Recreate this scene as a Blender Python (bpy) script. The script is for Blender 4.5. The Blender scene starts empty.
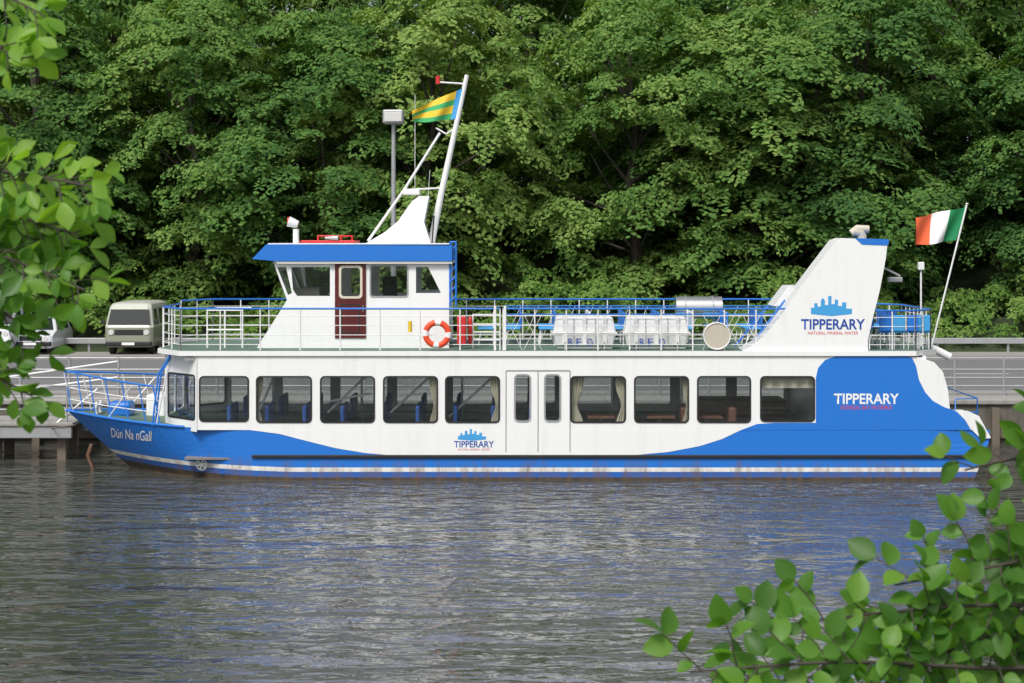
import bpy, math, random
import numpy as np
from mathutils import Vector, Matrix, Quaternion
random.seed(7); rng=np.random.default_rng(7)
scene=bpy.context.scene
CAMD=50.0; CAMZ=6.0; FPX=2000.0
def P3(px,py,y):
    d=y+CAMD
    return Vector(((px-512)*d/FPX, y, CAMZ-(py-240)*d/FPX))
def XZ(px,py,y=0.0):
    p=P3(px,py,y); return (p.x,p.z)
# ------------------------------------------------------------ materials
def newmat(name):
    m=bpy.data.materials.new(name); m.use_nodes=True
    nt=m.node_tree; b=nt.nodes["Principled BSDF"]; return m,nt,b
def N(nt,t,**kw):
    n=nt.nodes.new(t)
    for k,v in kw.items(): setattr(n,k,v)
    return n
def paint(name,col,rough=0.4,dirt=0.15,dirtcol=(0.25,0.2,0.14),metal=0.0,streak=True,scale=2.0):
    m,nt,b=newmat(name)
    tc=N(nt,'ShaderNodeTexCoord'); mp=N(nt,'ShaderNodeMapping')
    mp.inputs['Scale'].default_value=(scale*2.5,scale*2.5,scale*(0.35 if streak else 2.5))
    no=N(nt,'ShaderNodeTexNoise'); no.inputs['Scale'].default_value=1.0; no.inputs['Detail'].default_value=6; no.inputs['Roughness'].default_value=0.65
    rp=N(nt,'ShaderNodeValToRGB'); rp.color_ramp.elements[0].position=0.5; rp.color_ramp.elements[1].position=0.85
    rp.color_ramp.elements[0].color=(0,0,0,1); rp.color_ramp.elements[1].color=(dirt,dirt,dirt,1)
    mx=N(nt,'ShaderNodeMix',data_type='RGBA')
    mx.inputs['A'].default_value=(*col,1); mx.inputs['B'].default_value=(*dirtcol,1)
    nt.links.new(tc.outputs['Object'],mp.inputs['Vector']); nt.links.new(mp.outputs[0],no.inputs['Vector'])
    nt.links.new(no.outputs['Fac'],rp.inputs[0]); nt.links.new(rp.outputs[0],mx.inputs['Factor'])
    nt.links.new(mx.outputs['Result'],b.inputs['Base Color'])
    b.inputs['Roughness'].default_value=rough; b.inputs['Metallic'].default_value=metal
    return m
M={}
M['white']=paint('white_paint',(0.80,0.81,0.81),0.3,0.16,scale=1.6)
M['white2']=paint('white_rail_paint',(0.76,0.76,0.76),0.35,0.1,streak=False)
M['raft']=paint('raft_fibreglass',(0.74,0.75,0.75),0.45,0.2,(0.4,0.38,0.34))
M['blue']=paint('blue_paint',(0.02,0.17,0.60),0.3,0.2,(0.08,0.16,0.33))
M['bluedk']=paint('blue_logo',(0.01,0.06,0.33),0.5,0.0)
M['sky']=paint('lightblue_logo',(0.05,0.32,0.66),0.5,0.0)
M['red']=paint('red_paint',(0.6,0.03,0.03),0.4,0.1)
M['orange']=paint('lifebuoy_orange',(0.75,0.07,0.02),0.5,0.1)
M['maroon']=paint('maroon_door',(0.09,0.012,0.012),0.35,0.1)
M['black']=paint('black_rubber',(0.015,0.015,0.017),0.6,0.3,(0.08,0.07,0.06))
M['grey']=paint('galvanised_steel',(0.38,0.39,0.4),0.45,0.5,(0.2,0.18,0.16),0.4,False)
M['steel']=paint('stainless_steel',(0.6,0.6,0.6),0.25,0.2,metal=0.9,streak=False)
M['deck']=paint('deck_green',(0.10,0.17,0.13),0.7,0.4,(0.15,0.15,0.13),streak=False)
M['cream']=paint('cream_curtain',(0.62,0.57,0.46),0.9,0.1)
M['beige']=paint('beige_vent',(0.5,0.46,0.38),0.6,0.2)
M['seatblue']=paint('seat_blue',(0.02,0.10,0.38),0.7,0.1)
M['seatred']=paint('table_brown',(0.16,0.06,0.04),0.5,0.1)
M['floor']=paint('cabin_floor',(0.2,0.19,0.18),0.8,0.2)
M['yellow']=paint('yellow_paint',(0.75,0.5,0.03),0.5,0.05)
M['green']=paint('flag_green',(0.01,0.22,0.08),0.8,0.0)
M['flagwhite']=paint('flag_white',(0.78,0.78,0.78),0.8,0.0)
M['flagorange']=paint('flag_orange',(0.8,0.14,0.05),0.8,0.0)
M['limegreen']=paint('flag_lime',(0.05,0.38,0.13),0.8,0.0)
M['concrete']=paint('concrete',(0.30,0.29,0.27),0.85,0.7,(0.1,0.1,0.08))
M['stone']=paint('quay_stone',(0.13,0.12,0.10),0.9,0.9,(0.03,0.035,0.02))
M['wood']=paint('weathered_timber',(0.16,0.13,0.1),0.9,0.6,(0.05,0.05,0.04))
M['rust']=paint('rusty_chain',(0.12,0.06,0.035),0.9,0.5)
M['vanpaint']=paint('van_paint_beige',(0.24,0.25,0.19),0.35,0.3)
M['vanroof']=paint('van_paint_cream',(0.5,0.51,0.45),0.35,0.2)
M['carpaint']=paint('car_paint',(0.72,0.74,0.78),0.25,0.1)
M['lamp']=paint('lamp_glass',(0.6,0.6,0.58),0.1,0.0)
M['asphalt']=paint('asphalt',(0.15,0.15,0.155),0.9,0.6,(0.22,0.22,0.21),streak=False)
M['line']=paint('road_line',(0.7,0.7,0.68),0.8,0.5,(0.2,0.2,0.2),streak=False)
M['pave']=paint('pavement',(0.27,0.26,0.25),0.9,0.5,streak=False)
def glassmat(name,tint,refl=0.12):
    m,nt,b=newmat(name); nt.nodes.remove(b)
    out=nt.nodes['Material Output']
    t=N(nt,'ShaderNodeBsdfTransparent'); t.inputs[0].default_value=(*tint,1)
    g=N(nt,'ShaderNodeBsdfGlossy'); g.inputs['Roughness'].default_value=0.03; g.inputs[0].default_value=(0.95,0.97,1,1)
    lw=N(nt,'ShaderNodeLayerWeight'); lw.inputs[0].default_value=0.5
    pw=N(nt,'ShaderNodeMath',operation='POWER'); pw.inputs[1].default_value=4.0; nt.links.new(lw.outputs['Facing'],pw.inputs[0])
    ad=N(nt,'ShaderNodeMath',operation='MULTIPLY_ADD'); ad.inputs[1].default_value=0.7; ad.inputs[2].default_value=refl
    mx=N(nt,'ShaderNodeMixShader')
    nt.links.new(pw.outputs[0],ad.inputs[0]); nt.links.new(ad.outputs[0],mx.inputs[0])
    nt.links.new(t.outputs[0],mx.inputs[1]); nt.links.new(g.outputs[0],mx.inputs[2]); nt.links.new(mx.outputs[0],out.inputs[0])
    return m
M['glass']=glassmat('window_glass',(0.92,0.94,0.94),0.08)
def leafmat(name,c1,c2,c3,trans=0.35,nscale=0.35,objr=0.3,simple=False):
    m,nt,b=newmat(name); out=nt.nodes['Material Output']
    geo=N(nt,'ShaderNodeNewGeometry'); oi=N(nt,'ShaderNodeObjectInfo')
    no=N(nt,'ShaderNodeTexNoise'); no.inputs['Scale'].default_value=nscale; no.inputs['Detail'].default_value=2
    nt.links.new(geo.outputs['Position'],no.inputs['Vector'])
    a=N(nt,'ShaderNodeMath',operation='MULTIPLY_ADD'); a.inputs[1].default_value=0.40
    nt.links.new(geo.outputs['Random Per Island'],a.inputs[0])
    s=N(nt,'ShaderNodeMath',operation='MULTIPLY_ADD'); s.inputs[1].default_value=objr; s.inputs[2].default_value=-objr*0.55
    nt.links.new(oi.outputs['Random'],s.inputs[0])
    s2=N(nt,'ShaderNodeMath',operation='ADD'); nt.links.new(s.outputs[0],s2.inputs[0]); nt.links.new(no.outputs['Fac'],s2.inputs[1])
    nt.links.new(s2.outputs[0],a.inputs[2])
    rp=N(nt,'ShaderNodeValToRGB'); e=rp.color_ramp.elements
    e[0].position=0.3; e[0].color=(*c1,1); e[1].position=1.0; e[1].color=(*c3,1)
    x=e.new(0.62); x.color=(*c2,1)
    nt.links.new(a.outputs[0],rp.inputs[0])
    if simple:
        nt.nodes.remove(b); b=N(nt,'ShaderNodeBsdfDiffuse'); nt.links.new(rp.outputs[0],b.inputs[0])
    else:
        nt.links.new(rp.outputs[0],b.inputs['Base Color']); b.inputs['Roughness'].default_value=0.45
        b.inputs['Specular IOR Level'].default_value=0.4
    tr=N(nt,'ShaderNodeBsdfTranslucent')
    mu=N(nt,'ShaderNodeMix',data_type='RGBA',blend_type='MULTIPLY'); mu.inputs['Factor'].default_value=1; mu.inputs['B'].default_value=(1.7,1.7,0.6,1)
    nt.links.new(rp.outputs[0],mu.inputs['A']); nt.links.new(mu.outputs['Result'],tr.inputs[0])
    mx=N(nt,'ShaderNodeMixShader'); mx.inputs[0].default_value=trans
    nt.links.new(b.outputs[0],mx.inputs[1]); nt.links.new(tr.outputs[0],mx.inputs[2]); nt.links.new(mx.outputs[0],out.inputs[0])
    return m
M['leaf']=leafmat('tree_foliage',(0.06,0.135,0.045),(0.115,0.22,0.055),(0.24,0.34,0.10),0.32,0.25,0.5,True)
M['ivy']=leafmat('undergrowth_foliage',(0.05,0.11,0.03),(0.10,0.19,0.04),(0.2,0.3,0.08),0.25,0.8,0,True)
M['nearleaf']=leafmat('near_leaf',(0.05,0.14,0.02),(0.11,0.26,0.035),(0.24,0.42,0.05),0.5,2.0)
M['bark']=paint('bark',(0.06,0.05,0.04),0.95,0.6,(0.03,0.035,0.02),scale=4)

# ------------------------------------------------------------ helpers
def link(o,parent=None):
    scene.collection.objects.link(o)
    if parent is not None: o.parent=parent
    return o
def empty(name,loc=(0,0,0)):
    e=bpy.data.objects.new(name,None); e.location=loc; scene.collection.objects.link(e); return e
def addmesh(name,verts,faces,mats,parent=None,smooth=False,fmi=None):
    me=bpy.data.meshes.new(name); me.from_pydata([tuple(v) for v in verts],[],faces)
    if not isinstance(mats,(list,tuple)): mats=[mats]
    for m in mats: me.materials.append(m)
    if fmi is not None:
        for p,i in zip(me.polygons,fmi): p.material_index=i
    if smooth:
        for p in me.polygons: p.use_smooth=True
    me.update()
    return link(bpy.data.objects.new(name,me),parent)
def fastmesh(name,V,F,mat,smooth=False):
    k=F.shape[1]; me=bpy.data.meshes.new(name)
    me.vertices.add(len(V)); me.vertices.foreach_set('co',V.astype(np.float32).ravel())
    me.loops.add(F.size); me.loops.foreach_set('vertex_index',F.astype(np.int32).ravel())
    me.polygons.add(len(F)); me.polygons.foreach_set('loop_start',np.arange(0,F.size,k,dtype=np.int32))
    me.polygons.foreach_set('loop_total',np.full(len(F),k,dtype=np.int32))
    me.materials.append(mat); me.update(calc_edges=True)
    if smooth: me.polygons.foreach_set('use_smooth',np.ones(len(F),dtype=bool))
    return me
def box(name,x0,x1,y0,y1,z0,z1,mat,parent=None,bevel=0.0,seg=2):
    v=[(x,y,z) for x in (x0,x1) for y in (y0,y1) for z in (z0,z1)]
    f=[(0,1,3,2),(4,6,7,5),(0,4,5,1),(2,3,7,6),(0,2,6,4),(1,5,7,3)]
    o=addmesh(name,v,f,mat,parent)
    if bevel>0:
        b=o.modifiers.new('b','BEVEL'); b.width=bevel; b.segments=seg; b.limit_method='NONE'
    return o
def tomesh(obj,name,mat,parent,fn=None,smooth=True):
    scene.collection.objects.link(obj)
    dg=bpy.context.evaluated_depsgraph_get()
    me=bpy.data.meshes.new_from_object(obj.evaluated_get(dg))
    cu=obj.data
    bpy.data.objects.remove(obj); bpy.data.curves.remove(cu)
    if fn:
        for v in me.vertices: v.co=fn(v.co)
    me.materials.clear(); me.materials.append(mat); me.name=name
    for p in me.polygons: p.use_smooth=smooth
    me.update()
    return link(bpy.data.objects.new(name,me),parent)
def tubes(name,paths,r,mat,parent=None,res=2,cyc=False):
    cu=bpy.data.curves.new(name,'CURVE'); cu.dimensions='3D'; cu.bevel_depth=r; cu.bevel_resolution=res; cu.use_fill_caps=True
    for p in paths:
        s=cu.splines.new('POLY'); s.points.add(len(p)-1)
        for i,q in enumerate(p):
            s.points[i].co=(q[0],q[1],q[2],1)
            if len(q)>3: s.points[i].radius=q[3]
        s.use_cyclic_u=cyc
    return tomesh(bpy.data.objects.new(name,cu),name,mat,parent)
def plate(name,outer,holes,y,th,mat,parent=None,fn=None):
    """flat plate in the XZ plane, points (x,z), spanning y..y+th"""
    cu=bpy.data.curves.new(name,'CURVE'); cu.dimensions='2D'; cu.fill_mode='BOTH'; cu.extrude=th/2
    for p in [outer]+list(holes):
        s=cu.splines.new('POLY'); s.points.add(len(p)-1)
        for i,q in enumerate(p): s.points[i].co=(q[0],q[1],0,1)
        s.use_cyclic_u=True
    f=fn or (lambda c:Vector((c.x,y+th/2-c.z,c.y)))
    return tomesh(bpy.data.objects.new(name,cu),name,mat,parent,f,False)
def rrect(x0,z0,x1,z1,r,n=5):
    pts=[]
    for cx,cz,a0 in ((x1-r,z1-r,0),(x0+r,z1-r,90),(x0+r,z0+r,180),(x1-r,z0+r,270)):
        for i in range(n+1):
            a=math.radians(a0+90*i/n); pts.append((cx+r*math.cos(a),cz+r*math.sin(a)))
    return pts
def prect(px0,py0,px1,py1,r=0.08,y=0.0):
    x0,z1=XZ(px0,py0,y); x1,z0=XZ(px1,py1,y); return rrect(x0,z0,x1,z1,r)
def text(name,s,px0,px1,pybase,pytop,y,mat,parent,shear=0.0,fn=None,bold=0.0):
    cu=bpy.data.curves.new(name,'FONT'); cu.body=s; cu.size=1; cu.extrude=0.0; cu.shear=shear; cu.offset=bold
    o=bpy.data.objects.new(name,cu); scene.collection.objects.link(o)
    bpy.context.view_layer.update(); dg=bpy.context.evaluated_depsgraph_get()
    me=bpy.data.meshes.new_from_object(o.evaluated_get(dg)); bpy.data.objects.remove(o)
    xs=[v.co.x for v in me.vertices]; ys=[v.co.y for v in me.vertices]
    a,b,c,d=min(xs),max(xs),min(ys),max(ys)
    X0,Z0=XZ(px0,pybase,y); X1,Z1=XZ(px1,pytop,y)
    for v in me.vertices:
        x=X0+(v.co.x-a)/(b-a)*(X1-X0); z=Z0+(v.co.y-c)/(d-c)*(Z1-Z0)
        v.co=Vector((x,fn(x,z) if fn else y,z))
    me.materials.clear(); me.materials.append(mat)
    return link(bpy.data.objects.new(name,me),parent)

# ------------------------------------------------------------ FERRY
F=empty('passenger_ferry')
BM=5.5; HC=BM/2
def stem(z):
    return -11.74+ (1.5-z)*1.12 if z>-0.0 else -11.74+1.5*1.12
XM=-6.4
def sheer(x):
    t=max(0,min(1,(-x-6.4)/5.3)); return 1.25+0.26*t**1.5
def halfb(x,z):
    xs=stem(z); u=max(0,min(1,(x-xs)/(XM-xs)))
    p=2.3-0.5*(1-max(0,min(1,z/1.3)))
    h=1-(1-u)**p
    hs=1.0
    if x>11.7: hs=1-0.015*((x-11.7)/0.25)**2
    return HC*h*hs
def hully(x,z): return HC-halfb(x,z)
vs=[];fs=[]; NZ=12
us=[0,0.015,0.04,0.08,0.13,0.19,0.26,0.34,0.42,0.5,0.58,0.66,0.74,0.82,0.9,1.0]
stations=len(us)+12
for i in range(stations):
    for side in (0,1):
        for k in range(NZ+1):
            t=k/NZ
            if i<len(us):
                z=-0.4+t*(1.25+0.4); xs=stem(z); x=xs+us[i]*(XM-xs)
                z=-0.4+t*(sheer(x)+0.4); xs=stem(z); x=xs+us[i]*(XM-xs)
            else:
                j=(i-len(us)+1)/12; z=-0.4+t*1.65
                xe=11.55+0.40*max(0,min(1,z/1.0)); x=XM+(xe-XM)*j
            h=halfb(x,z)
            vs.append((x,HC-h if side==0 else HC+h,z))
def vid(i,s,k): return (i*2+s)*(NZ+1)+k
for i in range(stations-1):
    for k in range(NZ):
        fs.append((vid(i,0,k),vid(i+1,0,k),vid(i+1,0,k+1),vid(i,0,k+1)))
        fs.append((vid(i,1,k),vid(i,1,k+1),vid(i+1,1,k+1),vid(i+1,1,k)))
e=stations-1
for k in range(NZ): fs.append((vid(e,0,k),vid(e,1,k),vid(e,1,k+1),vid(e,0,k+1)))
m,nt,b=newmat('hull_paint'); M['hull']=m
tc=N(nt,'ShaderNodeTexCoord'); sp=N(nt,'ShaderNodeSeparateXYZ'); nt.links.new(tc.outputs['Object'],sp.inputs[0])
rs=N(nt,'ShaderNodeMapRange'); rs.inputs['From Min'].default_value=-5.5; rs.inputs['From Max'].default_value=-11; rs.inputs['To Min'].default_value=0; rs.inputs['To Max'].default_value=0.20
nt.links.new(sp.outputs['X'],rs.inputs['Value'])
sb=N(nt,'ShaderNodeMath',operation='SUBTRACT'); nt.links.new(sp.outputs['Z'],sb.inputs[0]); nt.links.new(rs.outputs[0],sb.inputs[1])
rp=N(nt,'ShaderNodeValToRGB'); rp.color_ramp.interpolation='CONSTANT'
el=rp.color_ramp.elements; el[0].position=0; el[0].color=(0.03,0.03,0.035,1); el[1].position=0.06; el[1].color=(0.016,0.12,0.46,1)
def addel(p,c): q=el.new(p); q.color=(*c,1)
addel(0.20,(0.75,0.75,0.73)); addel(0.31,(0.02,0.17,0.60))
nt.links.new(sb.outputs[0],rp.inputs[0])
mp=N(nt,'ShaderNodeMapping'); mp.inputs['Scale'].default_value=(4,4,0.9); nt.links.new(tc.outputs['Object'],mp.inputs[0])
no=N(nt,'ShaderNodeTexNoise'); no.inputs['Scale'].default_value=1; no.inputs['Detail'].default_value=8; no.inputs['Roughness'].default_value=0.7; nt.links.new(mp.outputs[0],no.inputs['Vector'])
lo=N(nt,'ShaderNodeMapRange'); lo.inputs['From Min'].default_value=0.9; lo.inputs['From Max'].default_value=0.0; lo.inputs['To Min'].default_value=0.65; lo.inputs['To Max'].default_value=1.5
nt.links.new(sp.outputs['Z'],lo.inputs['Value'])
ml=N(nt,'ShaderNodeMath',operation='MULTIPLY'); nt.links.new(no.outputs['Fac'],ml.inputs[0]); nt.links.new(lo.outputs[0],ml.inputs[1])
r2=N(nt,'ShaderNodeValToRGB'); r2.color_ramp.elements[0].position=0.52; r2.color_ramp.elements[1].position=0.9; r2.color_ramp.elements[1].color=(0.8,0.8,0.8,1)
nt.links.new(ml.outputs[0],r2.inputs[0])
mx=N(nt,'ShaderNodeMix',data_type='RGBA'); nt.links.new(r2.outputs[0],mx.inputs['Factor']); nt.links.new(rp.outputs[0],mx.inputs['A']); mx.inputs['B'].default_value=(0.14,0.09,0.05,1)
nt.links.new(mx.outputs['Result'],b.inputs['Base Color']); b.inputs['Roughness'].default_value=0.3
addmesh('hull',vs,fs,M['hull'],F,smooth=False)
dv=[];df=[]
xsd=[-11.6+i*(11.9+11.6)/60 for i in range(61)]
for x in xsd:
    z=sheer(x)-0.02; h=max(0.0,halfb(x,z)-0.01)
    dv+= [(x,HC-h,z),(x,HC+h,z)]
for i in range(60): df.append((2*i,2*i+2,2*i+3,2*i+1))
addmesh('foredeck',dv,df,M['deck'],F)
tubes('gunwale_cap',[[(x,hully(x,sheer(x)),sheer(x)) for x in [stem(1.5)+i*0.25 for i in range(15)]]+[],[(x,BM-hully(x,sheer(x)),sheer(x)) for x in [stem(1.5)+i*0.25 for i in range(15)]]],0.035,M['blue'],F)
box('rubbing_strake',-6.5,11.7,-0.055,0.02,0.55,0.63,M['black'],F,0.015)
box('rubbing_strake_far',-6.5,11.7,BM-0.02,BM+0.055,0.55,0.63,M['black'],F,0.015)
def ppts(l,y=0.0): return [XZ(a,b,y) for a,b in l]
WIN=[(200,377,248,421),(257,377,311,422),(321,377,374,422),(384,377,437,422),(446,377,499,422),(515,375,530,421),(545,375,560,421),(571,377,625,422),(635,377,688,422),(698,377,750,422),(761,377,814,421)]
wallout=ppts([(197,430),(197,356),(880,356),(918,357),(934,362),(943,372),(948,390),(950,410),(968,411),(979,416),(986,430)])
holes=[prect(a,b,c,d,0.09) for a,b,c,d in WIN]
for tag,y0,yg in (('near',0.0,0.03),('far',BM-0.06,BM-0.03)):
    plate('cabin_wall_'+tag,wallout,holes,y0,0.06,M['white'],F)
    for i,(a,b_,c,d) in enumerate(WIN):
        plate('window_glass_%s_%d'%(tag,i),prect(a,b_,c,d,0.09),[],yg,0.006,M['glass'],F)
    for i,(a,b_,c,d) in enumerate(WIN):
        yy=-0.014 if tag=='near' else BM+0.0
        plate('window_seal_%s_%d'%(tag,i),prect(a-1.1,b_-1.1,c+1.1,d+1.1,0.12),[prect(a+0.6,b_+0.6,c-0.6,d-0.6,0.08)],yy,0.014,M['black'] if i not in (5,6) else M['grey'],F)
for a in (506,538,570):
    plate('door_seam_%d'%a,prect(a-0.5,371,a+0.5,452,0.002),[],-0.009,0.004,M['grey'],F)
plate('door_head',prect(506,370,570,371.2,0.002),[],-0.009,0.004,M['grey'],F)
plate('white_swoosh',ppts([(250,430),(741,430),(722,439),(700,446),(668,452),(630,455.5),(580,456),(400,456),(365,453),(335,448),(305,440.5),(280,434)]),[],-0.006,0.003,M['white'],F)
plate('blue_stern_panel',ppts([(741,430),(757,424),(775,422.8),(815.8,422.8),(815.8,378),(818,368),(825,360),(836,356.3),(905,356.3),(912,357.5),(916,366),(919,380),(925,392),(933,401),(944,407),(956,411),(965,420),(971,430)]),[],-0.006,0.003,M['blue'],F)
plate('white_stern_corner',ppts([(957,411.5),(968,411),(979,416),(986,429),(991,438),(981,439),(973,431),(966,421)]),[],-0.009,0.003,M['white'],F)
pa=(XZ(197,400)[0],0.0); pb=(XZ(166,400,1.3)[0],1.3)
L=math.hypot(pb[0]-pa[0],pb[1]-pa[1]); ux=(pa[0]-pb[0])/L; uy=(pa[1]-pb[1])/L
for mir in (0,1):
    def fn(c,mir=mir):
        s=c.x; off=c.z
        x=pb[0]+ux*s; y=pb[1]+uy*s+off
        return Vector((x,y if not mir else BM-y,c.y))
    plate('cabin_front_corner_%d'%mir,[(0,1.2),(L,1.2),(L,3.1),(0,3.1)],[rrect(0.12,1.5,L-0.12,2.6,0.08)],0,0.05,M['white'],F,fn)
    plate('corner_window_glass_%d'%mir,rrect(0.12,1.5,L-0.12,2.6,0.08),[],0,0.006,M['glass'],F,fn)
    plate('corner_window_seal_%d'%mir,rrect(0.09,1.47,L-0.09,2.63,0.1),[rrect(0.14,1.52,L-0.14,2.58,0.07)],0,0.075,M['black'],F,fn)
def fnf(c): return Vector((pb[0]+c.z,c.x,c.y))
plate('cabin_front',[(1.3,1.2),(BM-1.3,1.2),(BM-1.3,3.1),(1.3,3.1)],[rrect(1.5,1.5,2.65,2.6,0.08),rrect(2.85,1.5,4.0,2.6,0.08)],0,0.05,M['white'],F,fnf)
for i,a in enumerate((1.5,2.85)): plate('front_glass_%d'%i,rrect(a,1.5,a+1.15,2.6,0.08),[],0,0.006,M['glass'],F,fnf)
box('cabin_back',10.3,10.36,0.06,BM-0.06,1.2,3.1,M['white'],F)
# interior
box('cabin_floor',-8.2,10.3,0.07,BM-0.07,0.5,0.55,M['floor'],F)
box('cabin_ceiling',-8.2,10.3,0.07,BM-0.07,2.98,3.06,M['white'],F)
box('cabin_bulkhead',7.7,7.76,0.07,BM-0.07,0.55,2.97,M['white'],F)
box('cabin_bar',4.9,7.3,3.2,4.6,0.55,1.75,M['seatred'],F,0.03)
k=0
for i in range(9):
    x=-7.6+i*0.95
    if 0.0<x<1.6: continue
    for y in (0.35,3.4):
        box('seat_%d'%k,x,x+0.45,y,y+1.5,0.9,1.02,M['seatblue'],F,0.03)
        o=box('seat_back_%d'%k,x+0.42,x+0.52,y,y+1.5,0.9,1.82,M['seatblue'],F,0.04); k+=1
for i,x in enumerate((1.9,3.4,4.6)):
    box('table_%d'%i,x,x+0.7,0.3,1.5,1.5,1.56,M['seatred'],F,0.01)
    box('table_leg_%d'%i,x+0.3,x+0.4,0.85,0.95,0.55,1.5,M['grey'],F)
    box('bench_%d'%i,x+0.85,x+1.05,0.3,1.6,0.9,1.78,M['seatred'],F,0.04)
def curtain(name,px0,px1,y,pt=376,pb_=424,narrow=0.5,side=0):
    x0,zt=XZ(px0,pt,y); x1,zb=XZ(px1,pb_,y); nx=24; nz=10; v=[];f=[]
    for j in range(nz+1):
        t=j/nz; pin=1-narrow*math.exp(-((t-0.6)/0.25)**2)
        for i in range(nx+1):
            s=i/nx; s2=s*pin if side==0 else 1-(1-s)*pin
            v.append((x0+(x1-x0)*s2,y+0.035*math.sin(s*28),zt+(zb-zt)*t))
    for j in range(nz):
        for i in range(nx): q=j*(nx+1)+i; f.append((q,q+1,q+nx+2,q+nx+1))
    addmesh(name,v,f,M['cream'],F,True)
curtain('curtain_a',571,584,0.16); curtain('curtain_b',615,627,0.16,side=1)
curtain('curtain_c',490,501,0.16,side=1); curtain('curtain_d',255,263,0.16)
curtain('curtain_e',682,690,0.16,side=1); curtain('curtain_g',429,438,0.16,side=1)
curtain('blind',761,815,0.14,376,388,0.0)
tubes('cabin_struts',[[(-6.6,1.0,1.3),(-5.9,1.0,2.9)],[(-4.7,1.0,1.6),(-3.6,1.0,2.65)],[(-4.6,0.9,1.9),(-3.6,0.9,2.1)],[(-3.1,1.0,1.6),(-2.0,1.0,2.6)],[(-1.6,1.0,1.5),(-0.5,1.0,2.5)]],0.03,M['white2'],F)
tubes('cabin_poles',[[(x,1.9,0.55),(x,1.9,2.98)] for x in (-6.2,-3.9,-1.3,2.6,4.4,6.4)],0.03,M['steel'],F)
def deckout(o):
    return [(-9.02-o,1.2),(-8.3-o*0.5,-o),(10.1,-o),(10.75+o,0.9),(10.75+o,BM-0.9),(10.1,BM+o),(-8.3-o*0.5,BM+o),(-9.02-o,BM-1.2)]
def fnd(z):
    return lambda c:Vector((c.x,c.y,z+c.z))
plate('upper_deck_slab',deckout(0.05),[],0,0.12,M['white'],F,fnd(3.165))
plate('upper_deck_surface',deckout(-0.03),[],0,0.012,M['deck'],F,fnd(3.235))
DZ=3.24
def deckrail(name,path,top,nbars,postdx,matTop,matBar,z0=DZ,pr=0.018,br=0.010):
    tubes(name+'_top_rail',[[(x,y,top) for x,y in path]],0.024,matTop,F)
    bars=[]
    for i in range(nbars):
        z=z0+(top-z0)*(i+0.6)/(nbars+0.35); bars.append([(x,y,z) for x,y in path])
    tubes(name+'_bars',bars,br,matBar,F,1)
    posts=[]
    for (x0,y0),(x1,y1) in zip(path[:-1],path[1:]):
        d=math.hypot(x1-x0,y1-y0); n=max(1,int(round(d/postdx)))
        for i in range(n+1):
            t=i/n; posts.append([(x0+(x1-x0)*t,y0+(y1-y0)*t,z0),(x0+(x1-x0)*t,y0+(y1-y0)*t,top)])
    tubes(name+'_posts',posts,pr,matBar,F,1)
top=4.28
deckrail('upper_rail_port',[(-8.95,1.4),(-8.3,0.06),(-0.3,0.06)],top,4,0.95,M['blue'],M['white2'])
deckrail('upper_rail_mid',[(-0.22,0.06),(6.9,0.06)],top,4,0.78,M['blue'],M['white2'])
deckrail('upper_rail_starboard',[(-8.95,BM-1.4),(-8.3,BM-0.06),(8.9,BM-0.06)],top+0.08,4,0.8,M['blue'],M['white2'])
deckrail('upper_rail_front',[(-8.97,1.42),(-8.97,BM-1.42)],top,4,0.9,M['blue'],M['white2'])
deckrail('upper_rail_aft',[(8.95,0.08),(10.1,0.1),(10.65,0.9),(10.65,BM-0.9),(10.1,BM-0.1),(8.95,BM-0.08)],top-0.05,4,0.5,M['blue'],M['white2'])
br=[]
x=-0.2
while x<6.4:
    if x<0.8 or x>4.4:
        br.append([(x,0.3,DZ),(x+0.45,0.3,top-0.15)]); br.append([(x+0.45,0.3,DZ),(x,0.3,top-0.15)])
    br.append([(x,BM-0.3,DZ),(x+0.45,BM-0.3,top-0.1)]); x+=0.5
tubes('rail_braces',br,0.009,M['white2'],F,1)
tubes('inner_rail',[[(-0.2,0.3,top-0.15),(6.6,0.3,top-0.15)],[(-0.2,BM-0.3,top-0.1),(8.9,BM-0.3,top-0.1)]],0.018,M['blue'],F,1)
tubes('forward_stair_guard',[[(-7.8,1.2,DZ),(-7.8,1.2,4.2),(-6.9,1.2,4.2),(-6.9,1.2,DZ)],[(-7.8,1.2,3.7),(-6.9,1.2,3.7)],[(-7.35,1.2,DZ),(-7.35,1.2,4.2)],[(-7.8,1.2,4.2),(-7.8,3.0,4.2),(-6.9,3.0,4.2)]],0.025,M['white2'],F)
for px in (495,505): 
    x=XZ(px,0)[0]; box('gate_post_%d'%px,x-0.03,x+0.03,0.0,0.1,DZ,4.35,M['white2'],F,0.01)
for i,x in enumerate([-0.9,-0.2,0.7,1.6,2.5,3.4,4.3,5.2,6.1,6.9,9.0,9.6]):
    for y in (2.2,3.7):
        box('deck_seat_%d_%d'%(i,int(y)),x,x+0.42,y,y+1.2,DZ+0.42,DZ+0.47,M['sky'],F,0.02)
        box('deck_seat_back_%d_%d'%(i,int(y)),x+0.4,x+0.45,y,y+1.2,DZ+0.45,DZ+0.88,M['white2'] if i%3==0 else M['blue'],F,0.02)
        tubes('deck_seat_leg_%d_%d'%(i,int(y)),[[(x+0.02,yy,DZ),(x+0.1,yy,DZ+0.42),(x+0.4,yy,DZ+0.42),(x+0.42,yy,DZ)] for yy in (y+0.1,y+1.1)],0.018,M['white2'],F,1)
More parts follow.
